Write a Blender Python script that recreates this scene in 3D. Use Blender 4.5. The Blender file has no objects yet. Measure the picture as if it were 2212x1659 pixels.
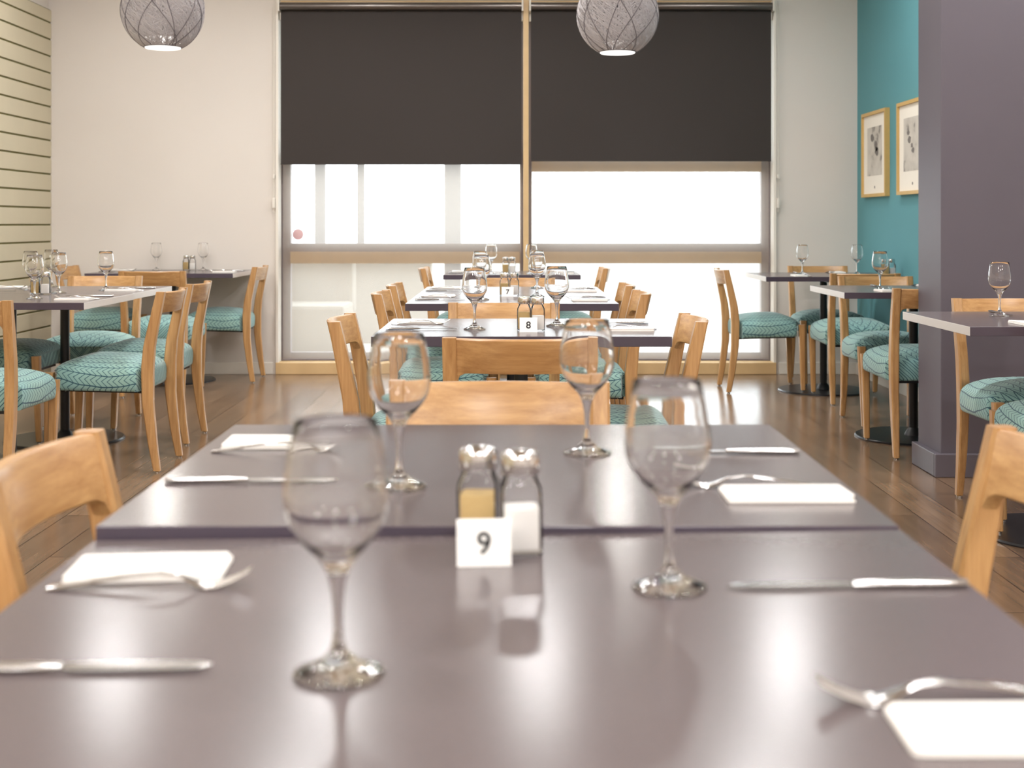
import bpy, bmesh, math, random
from mathutils import Vector, Matrix
PI = math.pi
R = math.radians
SC = bpy.context.scene
COL = SC.collection
random.seed(7)

# ------------------------------------------------------------------ camera
EYE = 1.082                       # eye height; the lens sits 0.33 m above the table tops
FPX = 2800.0                      # focal length in pixels of the 2212 px wide frame
cd = bpy.data.cameras.new('camera')
cam = bpy.data.objects.new('camera', cd); COL.objects.link(cam)
cd.sensor_width = 36.0
cd.lens = FPX / 2212 * 36
cd.shift_y = -(829.5 - 482) / 2212
cam.location = (0, 0, EYE)
cam.rotation_euler = (R(90), 0, 0)
cd.clip_start = 0.05
cd.dof.use_dof = True
cd.dof.focus_distance = 4.3
cd.dof.aperture_fstop = 5.2
cd.dof.aperture_blades = 9
SC.camera = cam

# ------------------------------------------------------------------ world, lights, exposure
SC.view_settings.view_transform = 'Standard'
SC.view_settings.look = 'None'
SC.view_settings.gamma = 1.0
SC.view_settings.use_curve_mapping = False
SC.view_settings.exposure = 0.0
SC.cycles.use_denoising = True
SC.cycles.max_bounces = 14
SC.cycles.transmission_bounces = 14
SC.cycles.transparent_max_bounces = 24
SC.cycles.sample_clamp_indirect = 6.0
SC.cycles.blur_glossy = 0.6
W = bpy.data.worlds.new('sky'); SC.world = W; W.use_nodes = True
bg = W.node_tree.nodes['Background']
bg.inputs['Color'].default_value = (0.87, 0.93, 1.0, 1)
bg.inputs['Strength'].default_value = 9.0

def area(name, loc, rot, sx, sy, power, color=(1, 1, 1), portal=False):
    l = bpy.data.lights.new(name, 'AREA'); l.shape = 'RECTANGLE'; l.size = sx; l.size_y = sy
    l.energy = power; l.color = color
    if portal: l.cycles.is_portal = True
    o = bpy.data.objects.new(name, l); COL.objects.link(o)
    o.location = loc; o.rotation_euler = rot
    return o
CEIL = 3.05
area('window_portal', (0.1, 9.5, 1.35), (R(-90), 0, 0), 3.5, 2.7, 1, portal=True)
# unseen lamps added to light the room: square panels behind, round downlights above
FILL_PANELS = [(x, y) for x in (-2.0, 0.4, 2.8) for y in (-2.2, -0.6)]
ADDED_DOWN = [(x, y) for x in (-2.7, -0.9, 0.9, 2.7) for y in (1.3, 3.4)] + [(x, 5.1) for x in (-2.7, -0.9, 0.9, 2.6)] + [(-2.45, 7.75), (-1.15, 7.75), (0.1, 7.75), (1.55, 7.6)]  # rearmost row is added to brighten the dim back wall
LWARM = (1.0, 0.99, 0.985)
for (lx, ly) in FILL_PANELS:
    area('fill_panel_light', (lx, ly, CEIL - 0.03), (0, 0, 0), 0.55, 0.55, 44, LWARM)
for (lx, ly) in ADDED_DOWN:
    l = area('added_downlight', (lx, ly, CEIL - 0.012), (0, 0, 0), 0.15 if ly < 6 else 0.34, 0.15 if ly < 6 else 0.34, 13 if ly < 2 else (17 if ly < 4 else (26 if ly < 6 else 20)), LWARM); l.data.shape = 'DISK'

# ------------------------------------------------------------------ materials
def lin(r, g, b):
    f = lambda c: (c / 255 / 12.92) if c / 255 <= 0.04045 else ((c / 255 + 0.055) / 1.055) ** 2.4
    return (f(r), f(g), f(b), 1)
def new_mat(name):
    m = bpy.data.materials.new(name); m.use_nodes = True
    nt = m.node_tree; p = nt.nodes['Principled BSDF']
    return m, nt, p
def simple(name, col, rough=0.5, metal=0.0, coat=0.0, noise=0.0, nscale=40, bump=0.0, bscale=200):
    m, nt, p = new_mat(name)
    p.inputs['Base Color'].default_value = col
    p.inputs['Roughness'].default_value = rough
    p.inputs['Metallic'].default_value = metal
    p.inputs['Coat Weight'].default_value = coat
    if noise or bump:
        tc = nt.nodes.new('ShaderNodeTexCoord')
    if noise:
        n = nt.nodes.new('ShaderNodeTexNoise'); n.inputs['Scale'].default_value = nscale; n.inputs['Detail'].default_value = 5
        nt.links.new(tc.outputs['Object'], n.inputs['Vector'])
        mx = nt.nodes.new('ShaderNodeMix'); mx.data_type = 'RGBA'
        mx.inputs[6].default_value = tuple(c * (1 - noise) for c in col[:3]) + (1,)
        mx.inputs[7].default_value = tuple(min(1, c * (1 + noise)) for c in col[:3]) + (1,)
        nt.links.new(n.outputs['Fac'], mx.inputs[0]); nt.links.new(mx.outputs[2], p.inputs['Base Color'])
    if bump:
        n2 = nt.nodes.new('ShaderNodeTexNoise'); n2.inputs['Scale'].default_value = bscale
        nt.links.new(tc.outputs['Object'], n2.inputs['Vector'])
        b = nt.nodes.new('ShaderNodeBump'); b.inputs['Strength'].default_value = bump; b.inputs['Distance'].default_value = 0.002
        nt.links.new(n2.outputs['Fac'], b.inputs['Height']); nt.links.new(b.outputs['Normal'], p.inputs['Normal'])
    return m

def math_node(nt, op, a, b=None, c=None):
    n = nt.nodes.new('ShaderNodeMath'); n.operation = op
    for i, v in enumerate((a, b, c)):
        if v is None: continue
        if isinstance(v, (int, float)): n.inputs[i].default_value = v
        else: nt.links.new(v, n.inputs[i])
    return n.outputs[0]

def oak(name, axis='Z'):
    m, nt, p = new_mat(name)
    tc = nt.nodes.new('ShaderNodeTexCoord'); oi = nt.nodes.new('ShaderNodeObjectInfo')
    mp = nt.nodes.new('ShaderNodeMapping')
    mp.inputs['Scale'].default_value = {'Z': (60, 60, 4), 'X': (4, 60, 60)}[axis]
    ad = nt.nodes.new('ShaderNodeVectorMath'); ad.operation = 'ADD'
    nt.links.new(tc.outputs['Object'], ad.inputs[0]); nt.links.new(oi.outputs['Location'], ad.inputs[1])
    nt.links.new(ad.outputs[0], mp.inputs['Vector'])
    n = nt.nodes.new('ShaderNodeTexNoise'); n.inputs['Scale'].default_value = 1.0; n.inputs['Detail'].default_value = 6; n.inputs['Roughness'].default_value = 0.65
    nt.links.new(mp.outputs[0], n.inputs['Vector'])
    cr = nt.nodes.new('ShaderNodeValToRGB')
    cr.color_ramp.elements[0].position = 0.28; cr.color_ramp.elements[0].color = lin(164, 118, 70)
    cr.color_ramp.elements[1].position = 0.75; cr.color_ramp.elements[1].color = lin(208, 164, 110)
    nt.links.new(n.outputs['Fac'], cr.inputs[0]); nt.links.new(cr.outputs[0], p.inputs['Base Color'])
    p.inputs['Roughness'].default_value = 0.36
    p.inputs['Coat Weight'].default_value = 0.25; p.inputs['Coat Roughness'].default_value = 0.25
    return m
M = {}
M['oak_v'] = oak('oak_upright', 'Z')
M['oak_h'] = oak('oak_crosswise', 'X')

def seat_fabric():
    m, nt, p = new_mat('chevron_fabric')
    tc = nt.nodes.new('ShaderNodeTexCoord'); sx = nt.nodes.new('ShaderNodeSeparateXYZ')
    nt.links.new(tc.outputs['Object'], sx.inputs[0])
    X, Y, Z = sx.outputs
    n = nt.nodes.new('ShaderNodeTexNoise'); n.inputs['Scale'].default_value = 5.0
    nt.links.new(tc.outputs['Object'], n.inputs['Vector'])
    wob = math_node(nt, 'MULTIPLY', math_node(nt, 'SUBTRACT', n.outputs['Fac'], 0.5), 0.05)
    y2 = math_node(nt, 'MULTIPLY', math_node(nt, 'MULTIPLY', Y, Y), 0.9)
    v = math_node(nt, 'ADD', math_node(nt, 'SUBTRACT', math_node(nt, 'ABSOLUTE', X), Z), math_node(nt, 'ADD', wob, y2))
    vb = math_node(nt, 'DIVIDE', v, 0.050)
    fv = math_node(nt, 'FRACT', math_node(nt, 'ADD', vb, 50.0))
    tri = math_node(nt, 'ABSOLUTE', math_node(nt, 'SUBTRACT', fv, 0.5))            # 0 mid band .. .5 at its edges
    along = math_node(nt, 'ADD', math_node(nt, 'DIVIDE', Y, 0.024), math_node(nt, 'MULTIPLY', tri, 2.2))
    fa = math_node(nt, 'FRACT', math_node(nt, 'ADD', along, 100.0))
    l1 = math_node(nt, 'LESS_THAN', math_node(nt, 'ABSOLUTE', math_node(nt, 'SUBTRACT', fa, 0.5)), 0.10)
    l2 = math_node(nt, 'GREATER_THAN', tri, 0.452)
    line = math_node(nt, 'MAXIMUM', math_node(nt, 'MULTIPLY', l1, 0.85), l2)
    n2 = nt.nodes.new('ShaderNodeTexNoise'); n2.inputs['Scale'].default_value = 3.2
    nt.links.new(tc.outputs['Object'], n2.inputs['Vector'])
    c1 = nt.nodes.new('ShaderNodeMix'); c1.data_type = 'RGBA'
    c1.inputs[6].default_value = lin(120, 170, 176); c1.inputs[7].default_value = lin(160, 188, 170)
    nt.links.new(n2.outputs['Fac'], c1.inputs[0])
    c2 = nt.nodes.new('ShaderNodeMix'); c2.data_type = 'RGBA'
    nt.links.new(line, c2.inputs[0]); nt.links.new(c1.outputs[2], c2.inputs[6]); c2.inputs[7].default_value = lin(44, 84, 98)
    nt.links.new(c2.outputs[2], p.inputs['Base Color'])
    p.inputs['Roughness'].default_value = 0.85
    p.inputs['Sheen Weight'].default_value = 0.25
    return m
M['fabric'] = seat_fabric()

def floor_mat():
    m, nt, p = new_mat('plank_floor')
    tc = nt.nodes.new('ShaderNodeTexCoord'); mp = nt.nodes.new('ShaderNodeMapping')
    mp.inputs['Rotation'].default_value = (0, 0, R(90))
    nt.links.new(tc.outputs['Object'], mp.inputs['Vector'])
    br = nt.nodes.new('ShaderNodeTexBrick')
    br.inputs['Scale'].default_value = 1.0
    br.inputs['Brick Width'].default_value = 1.2; br.inputs['Row Height'].default_value = 0.15
    br.inputs['Mortar Size'].default_value = 0.0018; br.inputs['Bias'].default_value = 0.0
    br.inputs['Color1'].default_value = lin(136, 110, 87); br.inputs['Color2'].default_value = lin(112, 89, 70)
    br.inputs['Mortar'].default_value = lin(52, 36, 26)
    nt.links.new(mp.outputs[0], br.inputs['Vector'])
    mp2 = nt.nodes.new('ShaderNodeMapping'); mp2.inputs['Scale'].default_value = (48, 2.6, 1)
    nt.links.new(tc.outputs['Object'], mp2.inputs['Vector'])
    n = nt.nodes.new('ShaderNodeTexNoise'); n.inputs['Scale'].default_value = 1.0; n.inputs['Detail'].default_value = 5; n.inputs['Roughness'].default_value = 0.55
    nt.links.new(mp2.outputs[0], n.inputs['Vector'])
    cr = nt.nodes.new('ShaderNodeValToRGB')
    cr.color_ramp.elements[0].position = 0.3; cr.color_ramp.elements[0].color = (0.82, 0.80, 0.78, 1)
    cr.color_ramp.elements[1].position = 0.72; cr.color_ramp.elements[1].color = (1.14, 1.13, 1.11, 1)
    nt.links.new(n.outputs['Fac'], cr.inputs[0])
    mx = nt.nodes.new('ShaderNodeMix'); mx.data_type = 'RGBA'; mx.blend_type = 'MULTIPLY'; mx.inputs[0].default_value = 1.0
    nt.links.new(br.outputs['Color'], mx.inputs[6]); nt.links.new(cr.outputs[0], mx.inputs[7])
    nt.links.new(mx.outputs[2], p.inputs['Base Color'])
    p.inputs['Roughness'].default_value = 0.22
    return m
M['floor'] = floor_mat()
M['wall'] = simple('warm_white_paint', lin(222, 215, 208), 0.85, noise=0.02, nscale=3)
M['ceiling'] = simple('ceiling_paint', lin(238, 232, 222), 0.9)
M['slat'] = simple('cream_board_paint', lin(204, 194, 168), 0.6, noise=0.05, nscale=5)
M['groove'] = simple('olive_groove', lin(112, 106, 62), 0.8)
M['teal'] = simple('teal_paint', lin(92, 150, 158), 0.8, noise=0.03, nscale=4)
M['plum'] = simple('grey_plum_paint', lin(96, 90, 99), 0.5, noise=0.03, nscale=6)
M['plum_skirt'] = simple('grey_skirting_paint', lin(96, 90, 98), 0.35)
M['white'] = simple('white_gloss_paint', lin(232, 226, 216), 0.4)
M['pine'] = simple('pale_timber', lin(214, 182, 134), 0.45, noise=0.12, nscale=8)
M['aluminium'] = simple('grey_powder_coat', lin(120, 112, 116), 0.45)
M['blackout'] = simple('dark_brown_blind_cloth', lin(52, 45, 42), 0.75, noise=0.06, nscale=300)
M['tube'] = simple('blind_tube_metal', lin(120, 114, 110), 0.3, metal=0.8)
M['black'] = simple('black_metal', lin(26, 25, 27), 0.42)
M['disc'] = simple('black_cast_metal', lin(30, 29, 31), 0.3)
M['chrome'] = simple('polished_steel', (0.72, 0.71, 0.70, 1), 0.12, metal=1.0)
M['steel'] = simple('cutlery_steel', (0.66, 0.65, 0.64, 1), 0.2, metal=1.0)
M['napkin'] = simple('white_paper', lin(246, 243, 238), 0.9, bump=0.2, bscale=700)
M['salt'] = simple('salt_grains', lin(245, 243, 240), 0.95, bump=0.4, bscale=900)
M['pepper'] = simple('ground_pepper', lin(196, 168, 116), 0.95, noise=0.2, nscale=900)
M['sign'] = simple('white_plastic', lin(244, 243, 241), 0.3)
M['ink'] = simple('black_ink', lin(30, 30, 32), 0.6)
M['strand'] = simple('grey_shade_strand', lin(208, 203, 205), 0.7)
M['strand_dark'] = simple('dark_shade_strand', lin(122, 116, 120), 0.7)
M['paving'] = simple('pale_paving', lin(168, 164, 156), 0.9)
M['render'] = simple('grey_render', lin(132, 127, 119), 0.9)
M['post'] = simple('grey_post', lin(92, 92, 94), 0.8)
M['paper'] = simple('picture_mount', lin(240, 234, 222), 0.8)
M['frame'] = simple('pale_oak_frame', lin(206, 170, 104), 0.45, noise=0.1, nscale=20)

def laminate():
    m, nt, p = new_mat('taupe_laminate')
    tc = nt.nodes.new('ShaderNodeTexCoord')
    n = nt.nodes.new('ShaderNodeTexNoise'); n.inputs['Scale'].default_value = 350; n.inputs['Detail'].default_value = 2
    nt.links.new(tc.outputs['Object'], n.inputs['Vector'])
    mx = nt.nodes.new('ShaderNodeMix'); mx.data_type = 'RGBA'
    mx.inputs[6].default_value = lin(96, 87, 88); mx.inputs[7].default_value = lin(105, 95, 96)
    nt.links.new(n.outputs['Fac'], mx.inputs[0]); nt.links.new(mx.outputs[2], p.inputs['Base Color'])
    p.inputs['Roughness'].default_value = 0.21
    p.inputs['IOR'].default_value = 1.45
    return m
M['laminate'] = laminate()
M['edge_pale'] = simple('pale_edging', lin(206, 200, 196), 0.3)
M['edge'] = simple('dark_edging', lin(76, 68, 80), 0.2)

def glass(name, col=(1, 1, 1, 1), rough=0.0):
    m, nt, p = new_mat(name)
    p.inputs['Base Color'].default_value = col
    p.inputs['Transmission Weight'].default_value = 1.0
    p.inputs['Roughness'].default_value = rough
    p.inputs['IOR'].default_value = 1.48
    return m
M['glass'] = glass('clear_glass')
def pane_mat():
    m, nt, p = new_mat('window_glass')
    nt.nodes.remove(p); out = nt.nodes['Material Output']
    t = nt.nodes.new('ShaderNodeBsdfTransparent'); t.inputs[0].default_value = (0.96, 0.98, 0.97, 1)
    g = nt.nodes.new('ShaderNodeBsdfGlossy'); g.inputs['Roughness'].default_value = 0.0
    mx = nt.nodes.new('ShaderNodeMixShader'); mx.inputs[0].default_value = 0.06
    nt.links.new(t.outputs[0], mx.inputs[1]); nt.links.new(g.outputs[0], mx.inputs[2]); nt.links.new(mx.outputs[0], out.inputs[0])
    return m
M['pane'] = pane_mat()
def jar_mat():
    m, nt, p = new_mat('jar_glass')
    nt.nodes.remove(p); out = nt.nodes['Material Output']
    t = nt.nodes.new('ShaderNodeBsdfTransparent'); t.inputs[0].default_value = (0.99, 0.99, 0.99, 1)
    g = nt.nodes.new('ShaderNodeBsdfGlossy'); g.inputs['Roughness'].default_value = 0.02
    fr = nt.nodes.new('ShaderNodeFresnel'); fr.inputs[0].default_value = 1.2
    mx = nt.nodes.new('ShaderNodeMixShader')
    nt.links.new(fr.outputs[0], mx.inputs[0])
    nt.links.new(t.outputs[0], mx.inputs[1]); nt.links.new(g.outputs[0], mx.inputs[2]); nt.links.new(mx.outputs[0], out.inputs[0])
    return m
M['jar'] = jar_mat()
def sheer_mat():
    m, nt, p = new_mat('sheer_sunscreen_cloth')
    nt.nodes.remove(p); out = nt.nodes['Material Output']
    t = nt.nodes.new('ShaderNodeBsdfTransparent'); t.inputs[0].default_value = (0.97, 0.97, 0.97, 1)
    tr = nt.nodes.new('ShaderNodeBsdfTranslucent'); tr.inputs[0].default_value = lin(210, 200, 190)
    df = nt.nodes.new('ShaderNodeBsdfDiffuse'); df.inputs[0].default_value = lin(170, 155, 142)
    a = nt.nodes.new('ShaderNodeMixShader'); a.inputs[0].default_value = 0.5
    nt.links.new(tr.outputs[0], a.inputs[1]); nt.links.new(df.outputs[0], a.inputs[2])
    mx = nt.nodes.new('ShaderNodeMixShader'); mx.inputs[0].default_value = 0.32
    nt.links.new(t.outputs[0], mx.inputs[1]); nt.links.new(a.outputs[0], mx.inputs[2]); nt.links.new(mx.outputs[0], out.inputs[0])
    return m
M['sheer'] = sheer_mat()
def emit(name, col, s):
    m, nt, p = new_mat(name)
    p.inputs['Base Color'].default_value = col
    p.inputs['Emission Color'].default_value = col; p.inputs['Emission Strength'].default_value = s
    return m
M['lamp_glow'] = emit('lamp_diffuser', (1, 0.98, 0.94, 1), 1.2)
M['fill_glow'] = emit('fill_panel', (1, 0.95, 0.87, 1), 4.0)  # glowing face of the added ceiling lamps
def sticker_mat():
    m, nt, p = new_mat('pink_sticker')
    p.inputs['Base Color'].default_value = lin(226, 110, 140)
    return m
M['sticker'] = sticker_mat()
def print_mat(seed):
    m, nt, p = new_mat('grey_sketch_print')
    tc = nt.nodes.new('ShaderNodeTexCoord'); mp = nt.nodes.new('ShaderNodeMapping')
    mp.inputs['Location'].default_value = (seed, seed * 1.7, seed * 0.3)
    nt.links.new(tc.outputs['Object'], mp.inputs['Vector'])
    n = nt.nodes.new('ShaderNodeTexNoise'); n.inputs['Scale'].default_value = 9; n.inputs['Detail'].default_value = 3
    nt.links.new(mp.outputs[0], n.inputs['Vector'])
    cr = nt.nodes.new('ShaderNodeValToRGB')
    e = cr.color_ramp.elements
    e[0].position = 0.34; e[0].color = lin(128, 122, 116)
    e[1].position = 0.42; e[1].color = lin(190, 184, 174)
    x = cr.color_ramp.elements.new(0.6); x.color = lin(204, 198, 188)
    nt.links.new(n.outputs['Fac'], cr.inputs[0]); nt.links.new(cr.outputs[0], p.inputs['Base Color'])
    p.inputs['Roughness'].default_value = 0.7
    return m

# ------------------------------------------------------------------ mesh helpers
def obj(name, bm, mat, parent=None, smooth=False, angle=None):
    me = bpy.data.meshes.new(name)
    bmesh.ops.recalc_face_normals(bm, faces=bm.faces[:])
    bm.to_mesh(me); bm.free()
    for mm in (mat if isinstance(mat, (list, tuple)) else [mat]): me.materials.append(mm)
    if smooth:
        me.polygons.foreach_set('use_smooth', [True] * len(me.polygons))
        if angle is not None: me.set_sharp_from_angle(angle=R(angle))
    o = bpy.data.objects.new(name, me); COL.objects.link(o)
    if parent: o.parent = parent
    return o
def tag(o, label=None, cat=None, group=None, kind=None):
    if label: o['label'] = label
    if cat: o['category'] = cat
    if group: o['group'] = group
    if kind: o['kind'] = kind
    return o
def thing(name, loc=(0, 0, 0), rz=0):
    o = bpy.data.objects.new(name, None); COL.objects.link(o)
    o.location = loc; o.rotation_euler = (0, 0, rz); o.empty_display_size = 0.05
    return o
def dup(root):
    r = root.copy(); COL.objects.link(r)
    for ch in list(root.children):
        c = ch.copy(); COL.objects.link(c); c.parent = r
        for g in list(ch.children):
            d = g.copy(); COL.objects.link(d); d.parent = c
    return r
def box(bm, x0, x1, y0, y1, z0, z1, bevel=0.0, seg=2, mi=0):
    r = bmesh.ops.create_cube(bm, size=1.0)
    vs = r['verts']
    bmesh.ops.scale(bm, vec=(x1 - x0, y1 - y0, z1 - z0), verts=vs)
    bmesh.ops.translate(bm, vec=((x0 + x1) / 2, (y0 + y1) / 2, (z0 + z1) / 2), verts=vs)
    fs = set(f for v in vs for f in v.link_faces)
    for f in fs: f.material_index = mi
    if bevel:
        es = list(set(e for v in vs for e in v.link_edges))
        bmesh.ops.bevel(bm, geom=es, offset=bevel, segments=seg, affect='EDGES', profile=0.5)
def loft(bm, rings, closed=True, cap0=True, cap1=True):
    vv = [[bm.verts.new(p) for p in ring] for ring in rings]
    n = len(rings[0])
    for a, b in zip(vv, vv[1:]):
        for i in range(n if closed else n - 1):
            j = (i + 1) % n
            bm.faces.new((a[i], a[j], b[j], b[i]))
    if cap0: bm.faces.new(vv[0][::-1])
    if cap1: bm.faces.new(vv[-1])
    return vv
def lathe(bm, prof, n=40, cx=0, cy=0):
    """prof: (r, z) from one end to the other; r = 0 closes to a point"""
    rings = []
    for (r, z) in prof:
        if r <= 1e-6: rings.append([bm.verts.new((cx, cy, z))])
        else: rings.append([bm.verts.new((cx + r * math.cos(2 * PI * i / n), cy + r * math.sin(2 * PI * i / n), z)) for i in range(n)])
    for a, b in zip(rings, rings[1:]):
        for i in range(n):
            j = (i + 1) % n
            if len(a) == 1 and len(b) == 1: continue
            if len(a) == 1: bm.faces.new((a[0], b[i], b[j]))
            elif len(b) == 1: bm.faces.new((a[i], a[j], b[0]))
            else: bm.faces.new((a[i], a[j], b[j], b[i]))
def tube(bm, pts, r, n=8, closed=False):
    rings = []
    m = len(pts)
    for k, p in enumerate(pts):
        p = Vector(p)
        a = Vector(pts[(k - 1) % m] if closed or k > 0 else pts[k]); b = Vector(pts[(k + 1) % m] if closed or k < m - 1 else pts[k])
        d = (b - a).normalized()
        up = Vector((0, 0, 1)) if abs(d.z) < 0.9 else Vector((1, 0, 0))
        u = d.cross(up).normalized(); v = d.cross(u).normalized()
        rings.append([p + u * (r * math.cos(2 * PI * i / n)) + v * (r * math.sin(2 * PI * i / n)) for i in range(n)])
    if closed: rings.append(rings[0])
    loft(bm, rings, True, not closed, not closed)
    if closed: bmesh.ops.remove_doubles(bm, verts=bm.verts[:], dist=1e-6)
def lerp(tbl, t):
    for (a, va), (b, vb) in zip(tbl, tbl[1:]):
        if t <= b: 
            k = (t - a) / (b - a); return va + (vb - va) * k
    return tbl[-1][1]
def rrect(hx, hy, r, n=5):
    pts = []
    for (sx, sy, a0) in ((1, 1, 0), (-1, 1, 90), (-1, -1, 180), (1, -1, 270)):
        for i in range(n + 1):
            a = R(a0 + 90 * i / n)
            pts.append((sx * (hx - r) + r * math.cos(a), sy * (hy - r) + r * math.sin(a)))
    return pts

# ------------------------------------------------------------------ the setting
XL, XR, YB, YF = -3.30, 2.475, 9.29, -3.0
XRR = 4.3                                         # right side of the front part of the room
COLX, COLY0, COLY1 = 1.83, 5.53, 5.84             # grey plum wall stub on the right
WX0, WX1, WZ1 = -1.69, 1.89, 2.68                 # window opening
def struct(name, bm, mat, parent=None, **k):
    o = obj(name, bm, mat, parent, **k)
    if parent is None: o['kind'] = 'structure'
    return o
bm = bmesh.new(); box(bm, XL - .2, XRR + .2, YF - .2, YB + .3, -0.12, 0.0); struct('floor', bm, M['floor'])
bm = bmesh.new(); box(bm, XL - .2, XRR + .2, YF - .2, YB + .3, CEIL, CEIL + .12); struct('ceiling', bm, M['ceiling'])
# back wall with the window opening
bm = bmesh.new()
box(bm, XL - .2, WX0, YB, YB + .3, 0, CEIL); box(bm, WX1, XR + .25, YB, YB + .3, 0, CEIL); box(bm, WX0, WX1, YB, YB + .3, WZ1, CEIL)
struct('wall_back', bm, M['wall'])
# left wall: painted plaster above, boards with grooves in front of it
bm = bmesh.new(); box(bm, XL - .2, XL - .022, YF, YB, 0, CEIL); struct('wall_left', bm, M['wall'])
bm = bmesh.new()
GZ, GP = 2.515, 0.1204
zs = sorted([GZ - GP * k for k in range(0, 21)])
box(bm, XL - .022, XL - .008, YF + .01, YB - .001, 0, 2.61, mi=1)
edges = [0.0] + zs + [2.61]
for a, b in zip(edges, edges[1:]):
    box(bm, XL - .008, XL, YF + .01, YB - .001, a + (0.006 if a > 0 else 0), b - 0.006, bevel=0.002, seg=1)
struct('trim_1', bm, [M['slat'], M['groove']])
# right: teal wall, plum stub wall, front part
bm = bmesh.new(); box(bm, XR, XR + .25, COLY1, YB, 0, CEIL); struct('wall_right', bm, M['teal'])
bm = bmesh.new(); box(bm, COLX, XRR + .2, COLY0, COLY1, 0, CEIL, bevel=0.004); struct('wall_stub', bm, M['plum'])
bm = bmesh.new(); box(bm, XRR, XRR + .2, YF, COLY0, 0, CEIL); struct('wall_far_right', bm, M['wall'])
# wall behind the camera
bm = bmesh.new(); box(bm, XL - .2, XRR + .2, YF - .2, YF, 0, CEIL); struct('wall_front', bm, M['wall'])
# skirtings
bm = bmesh.new()
box(bm, XL + .001, WX0 - .02, YB - .016, YB, 0, 0.085, bevel=.003); box(bm, WX1 + .02, XR - .001, YB - .016, YB, 0, 0.085, bevel=.003)
struct('baseboard_back', bm, M['white'])
bm = bmesh.new(); box(bm, XR - .016, XR, COLY1, YB - .017, 0, 0.085, bevel=.003); struct('baseboard_right', bm, M['white'])
bm = bmesh.new(); box(bm, COLX - .03, XRR, COLY0 - .022, COLY0, 0, 0.1, bevel=.004); box(bm, COLX - .03, COLX, COLY0, COLY1, 0, 0.1, bevel=.004)
struct('baseboard_stub', bm, M['plum_skirt'])
# window: timber frame, middle rails, panes
wm = thing('window_1', (0, 0, 0)); wm['kind'] = 'structure'
FY0, FY1 = YB + .10, YB + .17
bm = bmesh.new()
XM = 0.10
for a, b in ((WX0, WX0 + .085), (XM - .045, XM + .045), (WX1 - .085, WX1)): box(bm, a, b, FY0, FY1, 0.085, WZ1)
box(bm, WX0, WX1, FY0, FY1, WZ1 - .08, WZ1)
obj('window_frame', bm, M['aluminium'], wm)
bm = bmesh.new()
for a, b in ((WX0 + .085, XM - .045), (XM + .045, WX1 - .085)): box(bm, a, b, FY0 - .01, FY1, 0.79, 0.875)
box(bm, WX0 + .085, XM - .045, FY0 - .005, FY1, 1.515, 1.60)
box(bm, XM + .045, WX1 - .085, FY0 - .005, FY1, 1.455, 1.56)
obj('timber_rail', bm, M['pine'], wm)
bm = bmesh.new()
for a, b in ((WX0 + .085, XM - .045), (XM + .045, WX1 - .085)): box(bm, a, b, FY0 + .01, FY1, 0.875, 0.935)
for a, b in ((WX0 + .085, XM - .045), (XM + .045, WX1 - .085)): box(bm, a, b, FY0 + .01, FY1, 0.085, 0.145)
obj('metal_rail', bm, M['aluminium'], wm)
for (a, b) in ((WX0 + .085, XM - .045), (XM + .045, WX1 - .085)):
    for (c, d) in ((0.145, 0.79), (0.935, 1.515 if a < 0 else 1.455), (1.60 if a < 0 else 1.56, WZ1 - .08)):
        bm = bmesh.new(); box(bm, a, b, FY0 + .03, FY0 + .036, c, d); obj('pane', bm, M['pane'], wm)
bm = bmesh.new(); box(bm, WX0, WX1, YB - .028, YB + .3, 0.0, 0.085, bevel=.004); obj('window_sill', bm, M['pine'], wm)
bm = bmesh.new(); box(bm, XM - .019, XM + .019, YB - .025, FY0 - .002, 0.085, WZ1 - .0, bevel=.002); obj('mullion_cover', bm, M['pine'], wm)
bm = bmesh.new(); box(bm, WX0 + .001, WX1 - .001, YB + .012, YB + .03, WZ1 - .035, WZ1); obj('head_strip', bm, M['pine'], wm)
bm = bmesh.new()
for a in (WX0, WX1 - .02): box(bm, a, a + .02, YB - .026, YB + .10, 0.085, WZ1, bevel=.002)
obj('reveal_lining', bm, M['white'], wm)
bm = bmesh.new(); lathe(bm, [(0, 0), (.04, 0), (.04, .001), (0, .001)], 32)
bmesh.ops.rotate(bm, cent=(0, 0, 0), matrix=Matrix.Rotation(R(90), 3, 'X'), verts=bm.verts[:])
bmesh.ops.translate(bm, vec=(-1.555, FY0 + .029, 1.0), verts=bm.verts[:])
st = obj('round_sticker', bm, M['sticker']); tag(st, 'round pink sticker low in the corner of the left window pane', 'sticker')

# outside
bm = bmesh.new(); box(bm, -30, 30, YB + .3, 60, -0.2, -0.03); struct('ground_outside', bm, M['paving'])
bm = bmesh.new(); box(bm, -3.6, -0.75, 12.0, 12.25, -0.03, 0.78, bevel=.01)
tag(obj('garden_wall', bm, M['render']), 'low pale rendered wall standing outside the left window', 'wall')
for i, (x, wd, y, lb) in enumerate(((-1.93, 0.10, 13.0, 'slim pale post outside, leftmost of the three behind the left blind'),
                                 (-1.52, 0.07, 13.0, 'slim pale post outside, middle one of three behind the left blind'),
                                 (-0.62, 0.17, 13.5, 'broad pale grey post outside, just left of the window mullion'))):
    bm = bmesh.new(); box(bm, x - wd / 2, x + wd / 2, y, y + wd, -0.03, 3.4, bevel=.006)
    tag(obj('veranda_post', bm, M['post']), lb, 'post', 'veranda posts outside')
bm = bmesh.new(); box(bm, -2.6, -1.35, 10.4, 11.1, -0.03, 0.42, bevel=.03); box(bm, -2.6, -1.35, 11.0, 11.25, 0.30, 0.82, bevel=.03)
tag(obj('outdoor_bench', bm, M['render']), 'pale outdoor bench seen dimly through the lower left pane', 'bench')

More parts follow.
